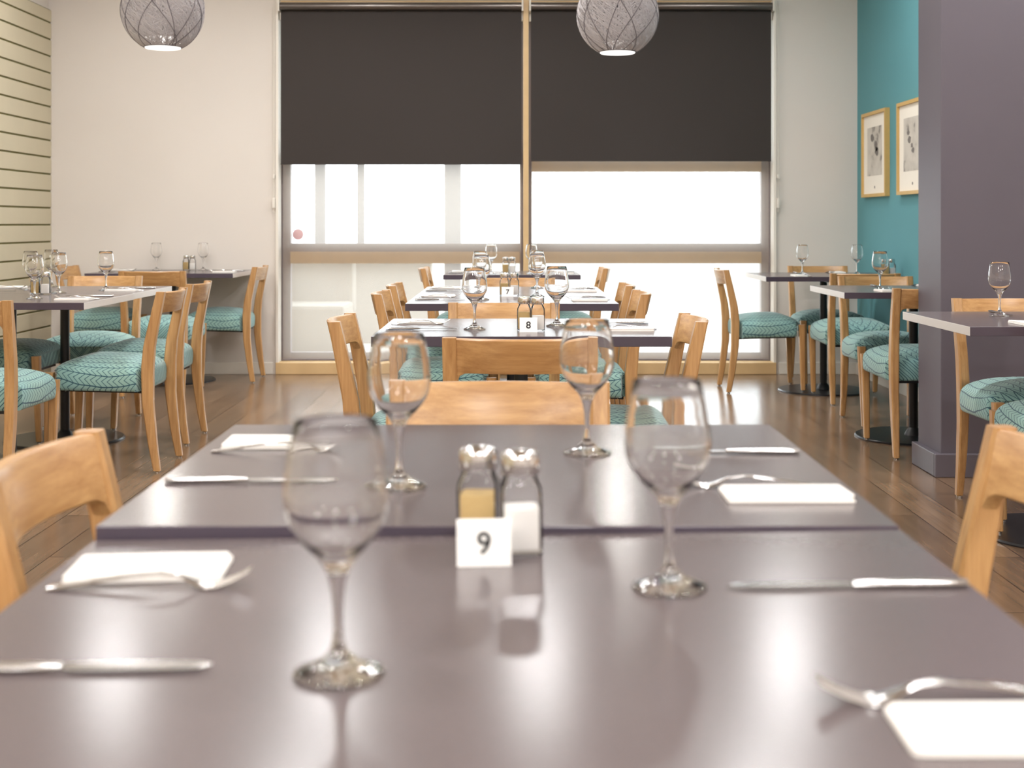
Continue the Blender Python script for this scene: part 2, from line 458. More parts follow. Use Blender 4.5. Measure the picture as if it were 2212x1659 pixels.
# roller blinds: one sheer and one blackout per bay
def blind(name, x0, x1, y, z0, z1, mat, tube_mat, label, hem, tube_r=0.028):
    t = thing(name, ((x0 + x1) / 2, y, z1)); tag(t, label, 'roller blind')
    w = (x1 - x0) / 2
    bm = bmesh.new(); box(bm, -w, w, -.0006, .0006, z0 - z1, -tube_r * 0.3); obj('blind_cloth', bm, mat, t)
    bm = bmesh.new(); tube(bm, [(-w, -tube_r, -tube_r), (w, -tube_r, -tube_r)], tube_r, 20); obj('roller_tube', bm, tube_mat, t, True, 40)
    bm = bmesh.new(); box(bm, -w, w, -.004, .004, z0 - z1 - .012, z0 - z1, bevel=.002); obj('hem_bar', bm, hem, t)
    for s in (-1, 1):
        bm = bmesh.new(); box(bm, s * w - .006 + s * .007, s * w + .006 + s * .007, -.058, .005, -.065, .012, bevel=.002); obj('bracket', bm, M['white'], t)
    return t
BL0, BL1, BR0, BR1 = -1.652, 0.068, 0.135, 1.852
b1 = blind('blackout_blind', BL0, BL1, YB - .03, 1.512, 2.655, M['blackout'], M['tube'], 'dark brown blackout blind half lowered over the left window bay', M['blackout'])
b2 = blind('blackout_blind', BR0, BR1, YB - .03, 1.535, 2.655, M['blackout'], M['tube'], 'dark brown blackout blind half lowered over the right window bay', M['blackout'])
blind('sunscreen_blind', BL0 + .002, BL1 - .002, YB + .045, 0.105, 2.60, M['sheer'], M['tube'], 'sheer sunscreen blind covering the left window bay to the sill', M['aluminium'], .02)
blind('sunscreen_blind', BR0 + .002, BR1 - .002, YB + .045, 0.105, 2.60, M['sheer'], M['tube'], 'sheer sunscreen blind covering the right window bay to the sill', M['aluminium'], .02)
for (x, root) in ((WX0 - .012, b1), (WX1 + .012, b2)):
    ox, oy, oz = root.location
    bm = bmesh.new()
    tube(bm, [(x - ox - .004, -.002, -0.02), (x - ox - .004, -.002, 1.16 - oz)], .0022, 6); tube(bm, [(x - ox + .004, -.002, -0.02), (x - ox + .004, -.002, 1.16 - oz)], .0022, 6)
    obj('pull_chain', bm, M['white'], root)
    bm = bmesh.new(); box(bm, x - ox - .01, x - ox + .01, -.008, .029, 1.19 - oz, 1.26 - oz, bevel=.003); obj('chain_guide', bm, M['white'], root)
    bm = bmesh.new(); box(bm, x - ox - .008, x - ox + .008, -.006, .029, 1.40 - oz, 1.43 - oz, bevel=.003); obj('chain_clip', bm, M['white'], root)

# bodies of the added ceiling lamps (above the frame)
for (lx, ly) in FILL_PANELS:
    t = thing('fill_lamp', (lx, ly, CEIL)); tag(t, 'added square fill lamp on the ceiling behind the camera, out of the picture', 'ceiling lamp', 'added square fill lamps')
    bm = bmesh.new()
    for a in ((-.32, .32, -.32, -.285), (-.32, .32, .285, .32), (-.32, -.285, -.285, .285), (.285, .32, -.285, .285)): box(bm, *a, -.03, -.0005)
    obj('lamp_frame', bm, M['white'], t)
    bm = bmesh.new(); box(bm, -.284, .284, -.284, .284, -.012, -.002); obj('fill_panel', bm, M['fill_glow'], t)
for (lx, ly) in ADDED_DOWN:
    t = thing('downlight', (lx, ly, CEIL)); tag(t, 'added small round white downlight in the ceiling above the tables, out of the picture', 'downlight', 'added round downlights')
    bm = bmesh.new(); k = 1 if ly < 6 else 2.2; lathe(bm, [(.078 * k, -.0005), (.098 * k, -.0005), (.095 * k, -.007), (.080 * k, -.009), (.078 * k, -.0005)], 32); obj('lamp_ring', bm, M['white'], t, True, 40)
    bm = bmesh.new(); lathe(bm, [(0, -.004), (.077 * k, -.004), (.077 * k, -.001), (0, -.001)], 32); obj('lamp_disc', bm, M['fill_glow'], t)

# ------------------------------------------------------------------ chair
def make_chair():
    t = thing('dining_chair')
    # rear uprights: one boomerang from foot to top
    cy = [(0, -.255), (.12, -.232), (.30, -.206), (.45, -.200), (.55, -.206), (.66, -.226), (.785, -.250)]
    dp = [(0, .030), (.15, .040), (.35, .050), (.47, .052), (.6, .046), (.785, .036)]
    wd = [(0, .026), (.2, .034), (.45, .038), (.785, .036)]
    for s in (-1, 1):
        bm = bmesh.new(); rings = []
        for k in range(27):
            z = 0.010 + (0.785 - 0.010) * k / 26
            y = lerp(cy, z); d = lerp(dp, z) / 2; w = lerp(wd, z)
            xo = s * (0.2 + 0.008 * (z / .785)); xi = xo - s * w
            c = .005
            ring = [(xo, y - d + c, z), (xo, y + d - c, z), (xo - s * c, y + d, z), (xi + s * c, y + d, z), (xi, y + d - c, z), (xi, y - d + c, z), (xi + s * c, y - d, z), (xo - s * c, y - d, z)]
            rings.append(ring)
        loft(bm, rings)
        leg = obj('rear_leg', bm, M['oak_v'], t, True, 35)
        bm = bmesh.new(); lathe(bm, [(0, 0), (.010, 0), (.010, .006), (.006, .010), (0, .0105)], 12, s * .187, -.2545)
        obj('glide', bm, M['chrome'], leg, True, 40)
    # front legs at the front corners
    for s in (-1, 1):
        bm = bmesh.new(); rings = []
        for k in range(9):
            z = 0.010 + (0.425 - 0.010) * k / 8
            h = .013 + .007 * (z / .425); c = .004; cx = s * (.205 - .02 * (1 - z / .425) * 0.6); cyy = .218
            rings.append([(cx + a * h, cyy + b * h, z) for (a, b) in ((1, .7), (.7, 1), (-.7, 1), (-1, .7), (-1, -.7), (-.7, -1), (.7, -1), (1, -.7))])
        loft(bm, rings)
        leg = obj('front_leg', bm, M['oak_v'], t, True, 35)
        bm = bmesh.new(); lathe(bm, [(0, 0), (.010, 0), (.010, .006), (.006, .010), (0, .0105)], 12, s * .193, .218)
        obj('glide', bm, M['chrome'], leg, True, 40)
    # curved back rail with filleted lower corners
    bm = bmesh.new(); N = 28; hw = .1745; zt, zb, fil = .783, .692, .034
    rings = []
    for k in range(N + 1):
        u = -hw + 2 * hw * k / N
        yy = -.2455 - .040 * (1 - (u / hw) ** 2)
        dd = hw - abs(u)
        drop = fil - math.sqrt(max(0, fil * fil - (fil - dd) ** 2)) if dd < fil else 0
        b = zb - drop
        lean = .0175            # the rail leans with the uprights
        th = .011
        rings.append([(u, yy - th, zt - .004), (u, yy - th + .004, zt), (u, yy + th - .004, zt), (u, yy + th, zt - .004),
                      (u, yy + th + lean + drop * .15, b + .003), (u, yy + th + lean - .003, b), (u, yy - th + lean + .003, b), (u, yy - th + lean, b + .003)])
    loft(bm, rings)
    obj('back_rail', bm, M['oak_h'], t, True, 40)
    # side and cross rails under the cushion
    bm = bmesh.new()
    for s in (-1, 1): box(bm, s * .145 - .011, s * .145 + .011, -.15, .16, .338, .353, bevel=.003)
    box(bm, -.17, .17, .161, .18, .338, .353, bevel=.003); box(bm, -.16, .16, -.175, -.151, .338, .353, bevel=.003)
    obj('seat_frame', bm, M['black'], t)
    # cushion
    bm = bmesh.new()
    prof = [(.30, .352), (.90, .352), (.955, .354), (.985, .362), (.998, .378), (1.0, .400), (.998, .418), (.985, .434), (.955, .447), (.90, .459), (.80, .470), (.66, .481), (.48, .489), (.28, .494), (.1, .4955)]
    base = rrect(1, 1, .22, 6)
    rings = []
    for (s, z) in prof:
        ring = []
        for (a, b) in base:
            bb = b * s
            hw_ = .213 + .018 * (bb + 1) / 2                       # wider at the front
            arch = .012 * (1 - (bb) ** 2) if z < .44 else 0.0
            ring.append((a * s * hw_, .008 + bb * .199, z + arch * .4 + (0.006 * (a * s) ** 2 * -1)))
        rings.append(ring)
    loft(bm, rings)
    # clear the uprights: pull the rear corners in
    for v in bm.verts:
        if v.co.y < -.165 and abs(v.co.x) > .158: v.co.x = math.copysign(.158 + (abs(v.co.x) - .158) * .06, v.co.x)
        if v.co.y > .180 and abs(v.co.x) > .150 and v.co.z < .43:
            v.co.y = .180 + (v.co.y - .180) * .3
    obj('seat', bm, M['fabric'], t, True, 60)
    return t
chair0 = make_chair(); chair_used = [False]
BASES = []                                         # (x, y, radius) of table discs, filled below
DISC_T = 0.012
CHAIRS = []
def chair(x, y, face, label, jitter=0.0):
    """x, y: centre of the seat; face: degrees, 0 = looks towards the window"""
    CHAIRS.append((x, y, face + jitter, label))
def place_chairs():
    for (x, y, face, label) in CHAIRS:
        c = dup(chair0) if chair_used[0] else chair0
        chair_used[0] = True
        a = R(face)
        tilt = 0.0
        for s in (-1, 1):
            fx = x + s * .193 * math.cos(a) - .218 * math.sin(a); fy = y + s * .193 * math.sin(a) + .218 * math.cos(a)
            for (bx, by, br) in BASES:
                if math.hypot(fx - bx, fy - by) < br + .015: tilt = math.asin((DISC_T + .0006) / (.218 + .2545 - .012))
        # front feet on a table's disc: the chair leans back about its rear feet
        piv = Vector((0, -.2545, 0))
        Mx = Matrix.Translation((x, y, 0)) @ Matrix.Rotation(a, 4, 'Z') @ Matrix.Translation(piv) @ Matrix.Rotation(tilt, 4, 'X') @ Matrix.Translation(-piv)
        c.location = Mx.translation; c.rotation_euler = Mx.to_euler()
        tag(c, label, 'chair', 'oak dining chairs with chevron seats')

# ------------------------------------------------------------------ tables
TH = 0.75
def make_table(w, d, rdisc):
    t = thing('dining_table')
    bm = bmesh.new(); box(bm, -w / 2, w / 2, -d / 2, d / 2, TH - .030, TH, bevel=.0015, seg=2)
    bm.faces.ensure_lookup_table(); bm.normal_update()
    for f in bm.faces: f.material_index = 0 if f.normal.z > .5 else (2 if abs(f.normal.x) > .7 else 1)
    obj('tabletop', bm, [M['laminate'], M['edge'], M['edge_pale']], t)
    bm = bmesh.new(); lathe(bm, [(0, DISC_T), (.0225, DISC_T), (.0225, TH - .042), (0, TH - .042)], 28); lathe(bm, [(.0226, .05), (.034, .035), (.045, .0125), (.0226, .0125)], 28)
    obj('column', bm, M['black'], t, True, 40)
    bm = bmesh.new(); lathe(bm, [(0, 0), (rdisc, 0), (rdisc, .005), (rdisc - .006, .0105), (rdisc - .02, DISC_T), (0, DISC_T)], 64)
    obj('base_disc', bm, M['disc'], t, True, 25)
    bm = bmesh.new()
    box(bm, -.18, .18, -.02, .02, TH - .042, TH - .0305, bevel=.003); box(bm, -.02, .02, -.18, .18, TH - .0425, TH - .031, bevel=.003)
    obj('top_bracket', bm, M['black'], t)
    return t
TW, TD = 0.882, 0.716
tabs = {}
def table(x, y, label, w=TW, d=TD, rdisc=.29, group='taupe pedestal tables', tilt=0.0, dz=0.0):
    key = (w, d, rdisc)
    if key in tabs: t = dup(tabs[key])
    else: t = make_table(w, d, rdisc); tabs[key] = t
    t.location = (x, y, 0); t.rotation_euler = (0, 0, 0)
    if tilt:
        # this one rocks to the left about its disc's rim
        t.rotation_euler = (0, tilt, 0); t.location = (x, y, dz)
    tag(t, label, 'table', group)
    BASES.append((x, y, rdisc))
    return t
# front row with number 9
NT = -0.0135                                       # the nearest table leans to the left
T9n = (-0.016, 1.059); T9f = (-0.016, 1.779)
def surf(x, near=False):
    return TH if not near else TH - .0085 + (x - T9n[0]) * .0135
table(*T9f, 'taupe tabletop behind the 9 sign, its front edge slightly raised', rdisc=.29)
tn = table(*T9n, 'nearest taupe table, cut by the bottom of the picture, with the 9 sign', rdisc=.2901)
for ch in tn.children:
    if ch.name.startswith('tabletop'):
        ch.location = (0, 0, TH * 0 - .0085); ch.rotation_euler = (0, NT, 0)
        # keep the pivot at the tabletop's centre
        Mx = Matrix.Translation((0, 0, TH - .0085)) @ Matrix.Rotation(NT, 4, 'Y') @ Matrix.Translation((0, 0, -TH))
        ch.location = Mx.translation; ch.rotation_euler = Mx.to_euler()
    if ch.name.startswith('column'): ch.scale = (1, 1, (TH - .066) / (TH - .042))
    if ch.name.startswith('top_bracket'):
        Mx = Matrix.Translation((0, 0, TH - .0085)) @ Matrix.Rotation(NT, 4, 'Y') @ Matrix.Translation((0, 0, -TH - .0005))
        ch.location = Mx.translation; ch.rotation_euler = Mx.to_euler()
T8 = (0.028, 4.152); T7n = (0.0, 5.70); T7f = (0.0, 6.420); T6 = (0.0, 8.66)
table(*T8, 'taupe table carrying the number 8 sign')
table(*T7n, 'front half of the double table with the number 7 sign')
table(*T7f, 'rear half of the double table with the number 7 sign')
table(*T6, 'small taupe table right in front of the window, furthest in the middle row')
T5n = (-2.225, 5.76); T5f = (-2.235, 6.480)
table(*T5n, 'front half of the double table at left, by the slatted wall')
table(*T5f, 'rear half of the double table at left, by the slatted wall')
T4 = (-2.33, 8.905)
table(*T4, 'dark-edged table set against the pale back wall at left', w=0.98)
R3 = (1.908, 4.51); R2 = (2.03, 6.555); R1 = (2.012, 8.375)
table(*R3, 'taupe table at right in front of the grey plum wall')
table(*R2, 'taupe table at right by the teal wall, its front edge beside the plum wall')
table(*R1, 'taupe table in the right rear corner below the framed prints')

# ------------------------------------------------------------------ chairs around them (0 = looks to the window, 180 = to the camera, -90 = to the right, 90 = to the left)
chair(-0.335, 1.668, -90, 'oak chair at the left edge, its curved back beside the nearest table')
chair(0.445, 1.705, 90, 'oak chair at the right edge, its back cut by the picture border')
chair(-0.026, 2.155, 180, 'oak chair at the far end of the 9 table, facing the camera')
chair(0.027, 3.615, 0, 'oak chair with its back to the camera, in front of the 8 table')
chair(-0.265, 4.10, -90, 'oak chair on the left side of the 8 table')
chair(0.30, 4.10, 90, 'oak chair on the right side of the 8 table')
chair(-0.03, 4.575, 180, 'oak chair behind the 8 table, facing the camera')
chair(-0.292, 5.61, -90, 'nearer oak chair on the left of the 7 table')
chair(-0.297, 6.33, -90, 'farther oak chair on the left of the 7 table')
chair(0.285, 5.61, 90, 'nearer oak chair on the right of the 7 table')
chair(0.285, 6.33, 90, 'farther oak chair on the right of the 7 table')
chair(0.02, 6.80, 180, 'oak chair at the window end of the 7 table, facing the camera')
chair(-0.31, 8.66, -90, 'oak chair left of the small table by the window')
chair(0.34, 8.66, 90, 'oak chair right of the small table by the window')
chair(-1.79, 5.80, 90, 'oak chair with a turquoise seat, nearest on the right of the left-hand double table')
chair(-1.84, 6.50, 90, 'second oak chair on the right of the left-hand double table')
chair(-2.29, 7.05, 180, 'oak chair at the window end of the left-hand double table')
chair(-2.125, 5.22, 0, 'oak chair cut by the left border, back to the camera, at the left-hand table')
chair(-2.51, 6.48, -90, 'oak chair on the slatted wall side of the left-hand table, mostly hidden')
chair(-2.01, 8.965, 90, 'oak chair at the right end of the table against the back wall, beside the window')
chair(-2.81, 8.965, -90, 'oak chair in the back left corner by the slatted wall')
chair(-2.23, 8.285, 0, 'oak chair with its back to the camera, at the table against the back wall')
chair(1.95, 4.86, 180, 'oak chair facing the camera behind the right-hand table, at the plum wall')
chair(1.87, 4.25, 0, 'oak chair at the right border, only its teal seat in view under the right-hand table')
chair(1.632, 8.43, -90, 'oak chair seen from the side in front of the window, at the right rear table')
chair(2.128, 8.765, 180, 'oak chair facing the camera at the back wall, behind the right rear table')
chair(2.09, 7.94, 0, 'oak chair with its back to the camera, at the right rear table')
chair(2.03, 6.975, 180, 'oak chair facing the camera behind the middle right table')
chair(1.945, 6.185, 0, 'oak chair half hidden by the plum wall, at the middle right table')
place_chairs()

# ------------------------------------------------------------------ wine glass
def make_glass():
    t = thing('wine_glass')
    n = 48
    bm = bmesh.new(); lathe(bm, [(0, .0006), (.026, .0006), (.0335, 0), (.0346, .0012), (.0342, .0028), (.030, .0044), (.021, .0078), (.013, .0125), (.0078, .0175), (.0055, .022)], n)
    obj('foot', bm, M['glass'], t, True)
    bm = bmesh.new(); lathe(bm, [(.0055, .022), (.0042, .028), (.0036, .036), (.0038, .048), (.0046, .060), (.0062, .070), (.0085, .078)], n)
    obj('stem', bm, M['glass'], t, True)
    bm = bmesh.new()
    lathe(bm, [(.0085, .078), (.0118, .0845), (.0165, .0905), (.0225, .0965), (.0290, .1040), (.0345, .1125), (.0380, .1215), (.0397, .1310), (.0396, .1400), (.0386, .1510), (.0367, .1640), (.0342, .1780), (.0313, .1920),
               (.0310, .1927), (.0305, .1920),
               (.0333, .1780), (.0358, .1640), (.0377, .1510), (.0387, .1400), (.0388, .1310), (.0370, .1218), (.0335, .1128), (.0278, .1047), (.0208, .0976), (.0138, .0927), (.0068, .0902), (0, .0896)], n)
    obj('bowl', bm, M['glass'], t, True)
    return t
glass0 = make_glass(); g_used = [0]
def put(o, x, y, near=False, rz=0.0, lift=0.0003):
    if near:
        o.rotation_euler = (Matrix.Rotation(NT, 4, 'Y') @ Matrix.Rotation(rz, 4, 'Z')).to_euler()
    else: o.rotation_euler = (0, 0, rz)
    o.location = (x, y, surf(x, near) + lift)
def wine_glass(x, y, label, near=False):
    g = dup(glass0) if g_used[0] else glass0
    g_used[0] = 1
    put(g, x, y, near, rz=random.uniform(0, 3))
    tag(g, label, 'wine glass', 'empty wine glasses')
wine_glass(-0.131, 0.981, 'empty wine glass nearest the camera, left of the 9 sign', True)
wine_glass(0.146, 1.200, 'empty wine glass right of the 9 sign on the nearest table', True)
wine_glass(0.108, 1.867, 'empty wine glass behind the shakers, right, before the oak chair back')
wine_glass(-0.142, 1.630, 'empty wine glass behind the shakers, left, partly behind the nearest glass')
wine_glass(-0.117, 4.05, 'left wine glass on the 8 table')
wine_glass(0.144, 4.17, 'right wine glass on the 8 table, beside the salt')
wine_glass(-0.132, 5.60, 'front left wine glass on the 7 table')
wine_glass(0.113, 5.85, 'front right wine glass on the 7 table')
wine_glass(-0.157, 6.40, 'rear left wine glass on the 7 table')
wine_glass(0.127, 6.60, 'rear right wine glass on the 7 table')
wine_glass(-0.136, 8.47, 'left wine glass on the small table by the window')
wine_glass(0.127, 8.50, 'right wine glass on the small table by the window')
wine_glass(-2.10, 5.70, 'frontmost wine glass of the cluster on the left-hand table')
wine_glass(-2.15, 6.15, 'rightmost wine glass of the cluster on the left-hand table')
wine_glass(-2.396, 6.45, 'leftmost wine glass of the cluster, behind the frontmost one')
wine_glass(-2.41, 6.78, 'rearmost wine glass of the cluster on the left-hand table')
wine_glass(-2.005, 6.40, 'wine glass standing alone at the right of the left-hand table')
wine_glass(-2.505, 9.13, 'left wine glass on the table against the back wall')
wine_glass(-2.175, 9.13, 'right wine glass on the table against the back wall, beside the shakers')
wine_glass(1.742, 4.63, 'wine glass on the table in front of the plum wall')
wine_glass(1.817, 6.40, 'wine glass on the middle right table, against the teal wall')
wine_glass(1.868, 8.34, 'left wine glass on the right rear table, against the white wall')
wine_glass(2.225, 8.36, 'right wine glass on the right rear table, at the corner of white and teal')

# ------------------------------------------------------------------ salt and pepper shakers, number signs
def make_shaker(kind):
    t = thing(kind + '_shaker')
    def sq(h, z, r): return [(x, y, z) for (x, y) in rrect(h, h, r, 4)]
    bm = bmesh.new()
    o = [sq(.0175, 0, .006), sq(.0195, .002, .007), sq(.0198, .060, .007), sq(.0190, .068, .008), sq(.0165, .0745, .010), sq(.0148, .079, .0125), sq(.0146, .088, .0138)]
    i = [sq(.0128, .088, .0122), sq(.0130, .079, .0112), sq(.0148, .0735, .009), sq(.0172, .067, .007), sq(.0178, .060, .006), sq(.0176, .006, .005)]
    loft(bm, o + i)
    obj('glass_jar', bm, M['jar'], t, True, 40)
    fill = .047 if kind == 'salt' else .056
    bm = bmesh.new()
    loft(bm, [sq(.0170, .0064, .005), sq(.0174, .008, .005), sq(.0174, fill - .002, .005), sq(.0165, fill, .005)])
    obj('salt_fill' if kind == 'salt' else 'pepper_fill', bm, M[kind], t, True, 40)
    bm = bmesh.new(); lathe(bm, [(.0166, .0805), (.0182, .0805), (.0187, .082), (.0187, .0965), (.0181, .0995), (.0160, .1020), (.0085, .1042), (0, .105), ], 40)
    lathe(bm, [(.0166, .0815), (.0166, .0885), (0, .0885)], 40)
    lid = obj('lid', bm, M['chrome'], t, True, 45)
    bm = bmesh.new()
    for k in range(6):
        a = k * PI / 3; lathe(bm, [(0, .1041), (.0011, .1041), (.0011, .1044), (0, .1044)], 8, .0062 * math.cos(a), .0062 * math.sin(a))
    lathe(bm, [(0, .1049), (.0011, .1049), (.0011, .1053), (0, .1053)], 8)
    obj('pour_hole', bm, M['ink'], lid)
    return t
sh0 = {'salt': make_shaker('salt'), 'pepper': make_shaker('pepper')}; sh_used = {'salt': 0, 'pepper': 0}
def shakers(xp, yp, xs, ys, where, near=False):
    for kind, x, y in (('pepper', xp, yp), ('salt', xs, ys)):
        s = dup(sh0[kind]) if sh_used[kind] else sh0[kind]
        sh_used[kind] = 1
        s.scale = (1.08, 1.08, 1.02); put(s, x, y, near, rz=R(4 if kind == 'salt' else -5))
        tag(s, ('tan pepper' if kind == 'pepper' else 'white salt') + ' shaker with chrome lid ' + where, kind + ' shaker', 'salt and pepper shakers')
shakers(-0.0345, 1.364, 0.0095, 1.338, 'behind the 9 sign', True)
shakers(0.038, 4.01, 0.079, 3.99, 'behind the 8 sign')
shakers(-0.034, 5.92, 0.010, 5.91, 'behind the 7 sign')
shakers(-0.042, 8.60, 0.002, 8.61, 'on the small table by the window')
shakers(-2.225, 6.06, -2.168, 6.03, 'in the glass cluster on the left-hand table')
shakers(-2.295, 9.13, -2.252, 9.14, 'on the table against the back wall')
shakers(2.36, 8.19, 2.405, 8.21, 'by the teal wall on the right rear table')
def digit_mesh(ch, size):
    cu = bpy.data.curves.new('digit', 'FONT'); cu.body = ch; cu.size = size; cu.align_x = 'CENTER'; cu.align_y = 'CENTER'; cu.extrude = 0.0003; cu.offset = size * 0.018
    o = bpy.data.objects.new('digit', cu); COL.objects.link(o)
    bpy.context.view_layer.update()
    me = bpy.data.meshes.new_from_object(o.evaluated_get(bpy.context.evaluated_depsgraph_get()))
    COL.objects.unlink(o); bpy.data.objects.remove(o); me.name = 'digit'
    me.materials.clear(); me.materials.append(M['ink'])
    return me
def sign(ch, x, y, near=False, rz=0.0, mat='sign'):
    t = thing('table_number_sign'); put(t, x, y, near, rz)
    lean = R(14)
    W2, H = .027, .044
    bm = bmesh.new()     # an L bent from one strip: leaning face, rounded top, back leg
    prof = []
    for side in (0, 1):
        th = .0016 * side
        pts = [(0 + th, 0), (0.0105 + th * .9, .040), (.0125, .0430 - th), (.0150, .0437 - th * 1.0), (.0175, .0430 - th), (.0195 - th, .040), (.026 - th, 0)]
        prof.append(pts)
    loop = prof[0] + prof[1][::-1]
    rings = [[(xx, p[0], p[1]) for p in loop] for xx in (-W2, -W2 + .001, W2 - .001, W2)]
    loft(bm, rings)
    plate = obj('plate', bm, M[mat], t)
    d = bpy.data.objects.new('digit', digit_mesh(ch, .030)); COL.objects.link(d); d.parent = plate
    d.rotation_euler = (R(90) - math.atan2(.0105, .040), 0, 0); d.location = (0, .0105 * .52 - .0006, .0208)
    tag(t, 'white table number sign with black digit ' + ch, 'number sign', 'table number signs')
sign('9', -0.0275, 1.285, True, R(1))
sign('8', 0.050, 3.935)
sign('7', -0.020, 5.845)

# ------------------------------------------------------------------ cutlery and napkins
def make_fork():
    zt = [(0, .0012), (.03, .0045), (.07, .0105), (.105, .0138), (.125, .0110), (.142, .0035), (.150, .0014), (.160, .0020), (.175, .0070), (.192, .0160)]
    wt = [(0, .0075), (.008, .0092), (.03, .0080), (.07, .0058), (.105, .0036), (.125, .0036), (.136, .0075), (.146, .0118), (.155, .0125), (.192, .0115)]
    th = .0011
    bm = bmesh.new()
    def ribbon(x0, x1, yf0, yf1, n):
        rings = []
        for k in range(n + 1):
            x = x0 + (x1 - x0) * k / n
            w = lerp(wt, x); z = lerp(zt, x)
            a, b = yf0(x) * w, yf1(x) * w
            rings.append([(x, a, z - th * .4), (x, a * .86 + b * .14, z + th), (x, a * .14 + b * .86, z + th), (x, b, z - th * .4), (x, a * .14 + b * .86, z - th), (x, a * .86 + b * .14, z - th)])
        loft(bm, rings)
    ribbon(0, .151, lambda x: -1, lambda x: 1, 36)
    for k in range(4):
        c = -1 + .25 + k * .5
        ribbon(.1505, .192, lambda x, c=c: c - (.25 if x < .154 else .15), lambda x, c=c: c + (.25 if x < .154 else .15), 12)
    bmesh.ops.translate(bm, vec=(0, 0, .0), verts=bm.verts[:])
    return obj('fork', bm, M['steel'], None, True, 50)
def make_knife():
    t = thing('table_knife')
    bm = bmesh.new(); rings = []
    for k in range(17):
        x = .105 * k / 16; w = lerp([(0, .0078), (.01, .0088), (.06, .0072), (.095, .0062), (.105, .0052)], x); h = lerp([(0, .0028), (.01, .0036), (.08, .0034), (.105, .0022)], x)
        rings.append([(x, w * math.cos(a), .0037 + h * math.sin(a)) for a in [2 * PI * i / 12 for i in range(12)]])
    loft(bm, rings); obj('handle', bm, M['steel'], t, True, 40)
    bm = bmesh.new(); rings = []
    for k in range(15):
        x = .1052 + .115 * k / 14
        top = lerp([(.105, .0045), (.115, .0060), (.2, .0070), (.214, .0045), (.2202, .0005)], x); bot = lerp([(.105, -.0045), (.118, -.0085), (.19, -.0095), (.212, -.0070), (.2202, -.0005)], x)
        rings.append([(x, bot, .0032), (x, (bot + top) / 2, .0026), (x, top, .0022), (x, top, .0042), (x, (bot + top) / 2, .0040), (x, bot, .0034)])
    loft(bm, rings); obj('blade', bm, M['steel'], t, True, 40)
    return t
def make_napkin():
    bm = bmesh.new()
    L, Wd = .152, .078
    for k, (z0, z1, s, dx) in enumerate(((0, .0022, 1.0, 0), (.0023, .0046, .985, .001), (.0047, .0072, .97, -.001))):
        def ring(sc, z): return [(x + dx, y, z) for (x, y) in rrect(L / 2 * sc, Wd / 2 * sc, .004, 3)]
        loft(bm, [ring(s * .99, z0), ring(s, z0 + .0005), ring(s, z1 - .0006), ring(s * .985, z1), ])
    for v in bm.verts:       # a puffy fold along one long side
        v.co.z *= 1 + .35 * max(0, v.co.y / (Wd / 2)) + .06 * math.sin(v.co.x * 60)
    return obj('napkin', bm, M['napkin'], None, True, 45)
fork0, knife0, nap0 = make_fork(), make_knife(), make_napkin()
used = {'f': 0, 'k': 0, 'n': 0}
def setting(side, edge_x, yk, yf, yn, place, near=False, dxk=0.0, dxf=0.0, dxn=0.0, rk=0.0, rf=0.0, rn=0.0):
    """side -1: guest on the left of the table (handles at the left), +1: on the right"""
    rz = 0.0 if side < 0 else PI
    if yk is not None:
        k = dup(knife0) if used['k'] else knife0
        used['k'] = 1
        put(k, edge_x - side * (.006 + dxk), yk, near, rz + rk); tag(k, 'steel knife lying on the tabletop at ' + place, 'knife', 'table knives')
    if yf is not None:
        f = fork0 if not used['f'] else fork0.copy()
        if used['f']: COL.objects.link(f)
        used['f'] = 1
        put(f, edge_x - side * (.018 + dxf), yf, near, rz + rf); tag(f, 'steel fork beside the napkin at ' + place, 'fork', 'table forks')
    if yn is not None:
        n = nap0 if not used['n'] else nap0.copy()
        if used['n']: COL.objects.link(n)
        used['n'] = 1
        put(n, edge_x - side * (.099 + dxn), yn, near, (0 if side < 0 else PI) + rn); tag(n, 'folded white paper napkin at ' + place, 'napkin', 'folded napkins')
L9, R9 = T9n[0] - TW / 2, T9n[0] + TW / 2
setting(-1, L9, 0.998, 1.226, 1.281, 'the nearest left place', True, rn=R(3))
setting(1, R9, 1.195, 0.912, 0.852, 'the nearest right place', True, dxf=.0, dxn=-.004, rn=R(-2))
setting(-1, L9, 1.66, 1.880, 1.937, 'the far left place of the 9 table', dxk=.008, dxf=.004, dxn=.006)
setting(1, R9, 1.868, 1.633, 1.573, 'the far right place of the 9 table', dxk=.006, dxn=-.006, dxf=.01)
def pair(c, w, left, right):
    xl, xr, y = c[0] - w / 2, c[0] + w / 2, c[1]
    if left: setting(-1, xl, y - .12, y + .10, y + .155, left, dxk=.015, dxn=.01)
    if right: setting(1, xr, y + .12, y - .10, y - .155, right, dxk=.015, dxn=.01)
pair(T8, TW, 'the left place of the 8 table', 'the right place of the 8 table')
pair(T7n, TW, 'the front left place of the 7 table', 'the front right place of the 7 table')
pair(T7f, TW, 'the rear left place of the 7 table', 'the rear right place of the 7 table')
pair(T6, TW, 'the left place of the small window table', 'the right place of the small window table')
pair(T5n, TW, 'the front left place of the left-hand table', 'the front right place of the left-hand table')
pair(T5f, TW, 'the rear left place of the left-hand table', 'the rear right place of the left-hand table')
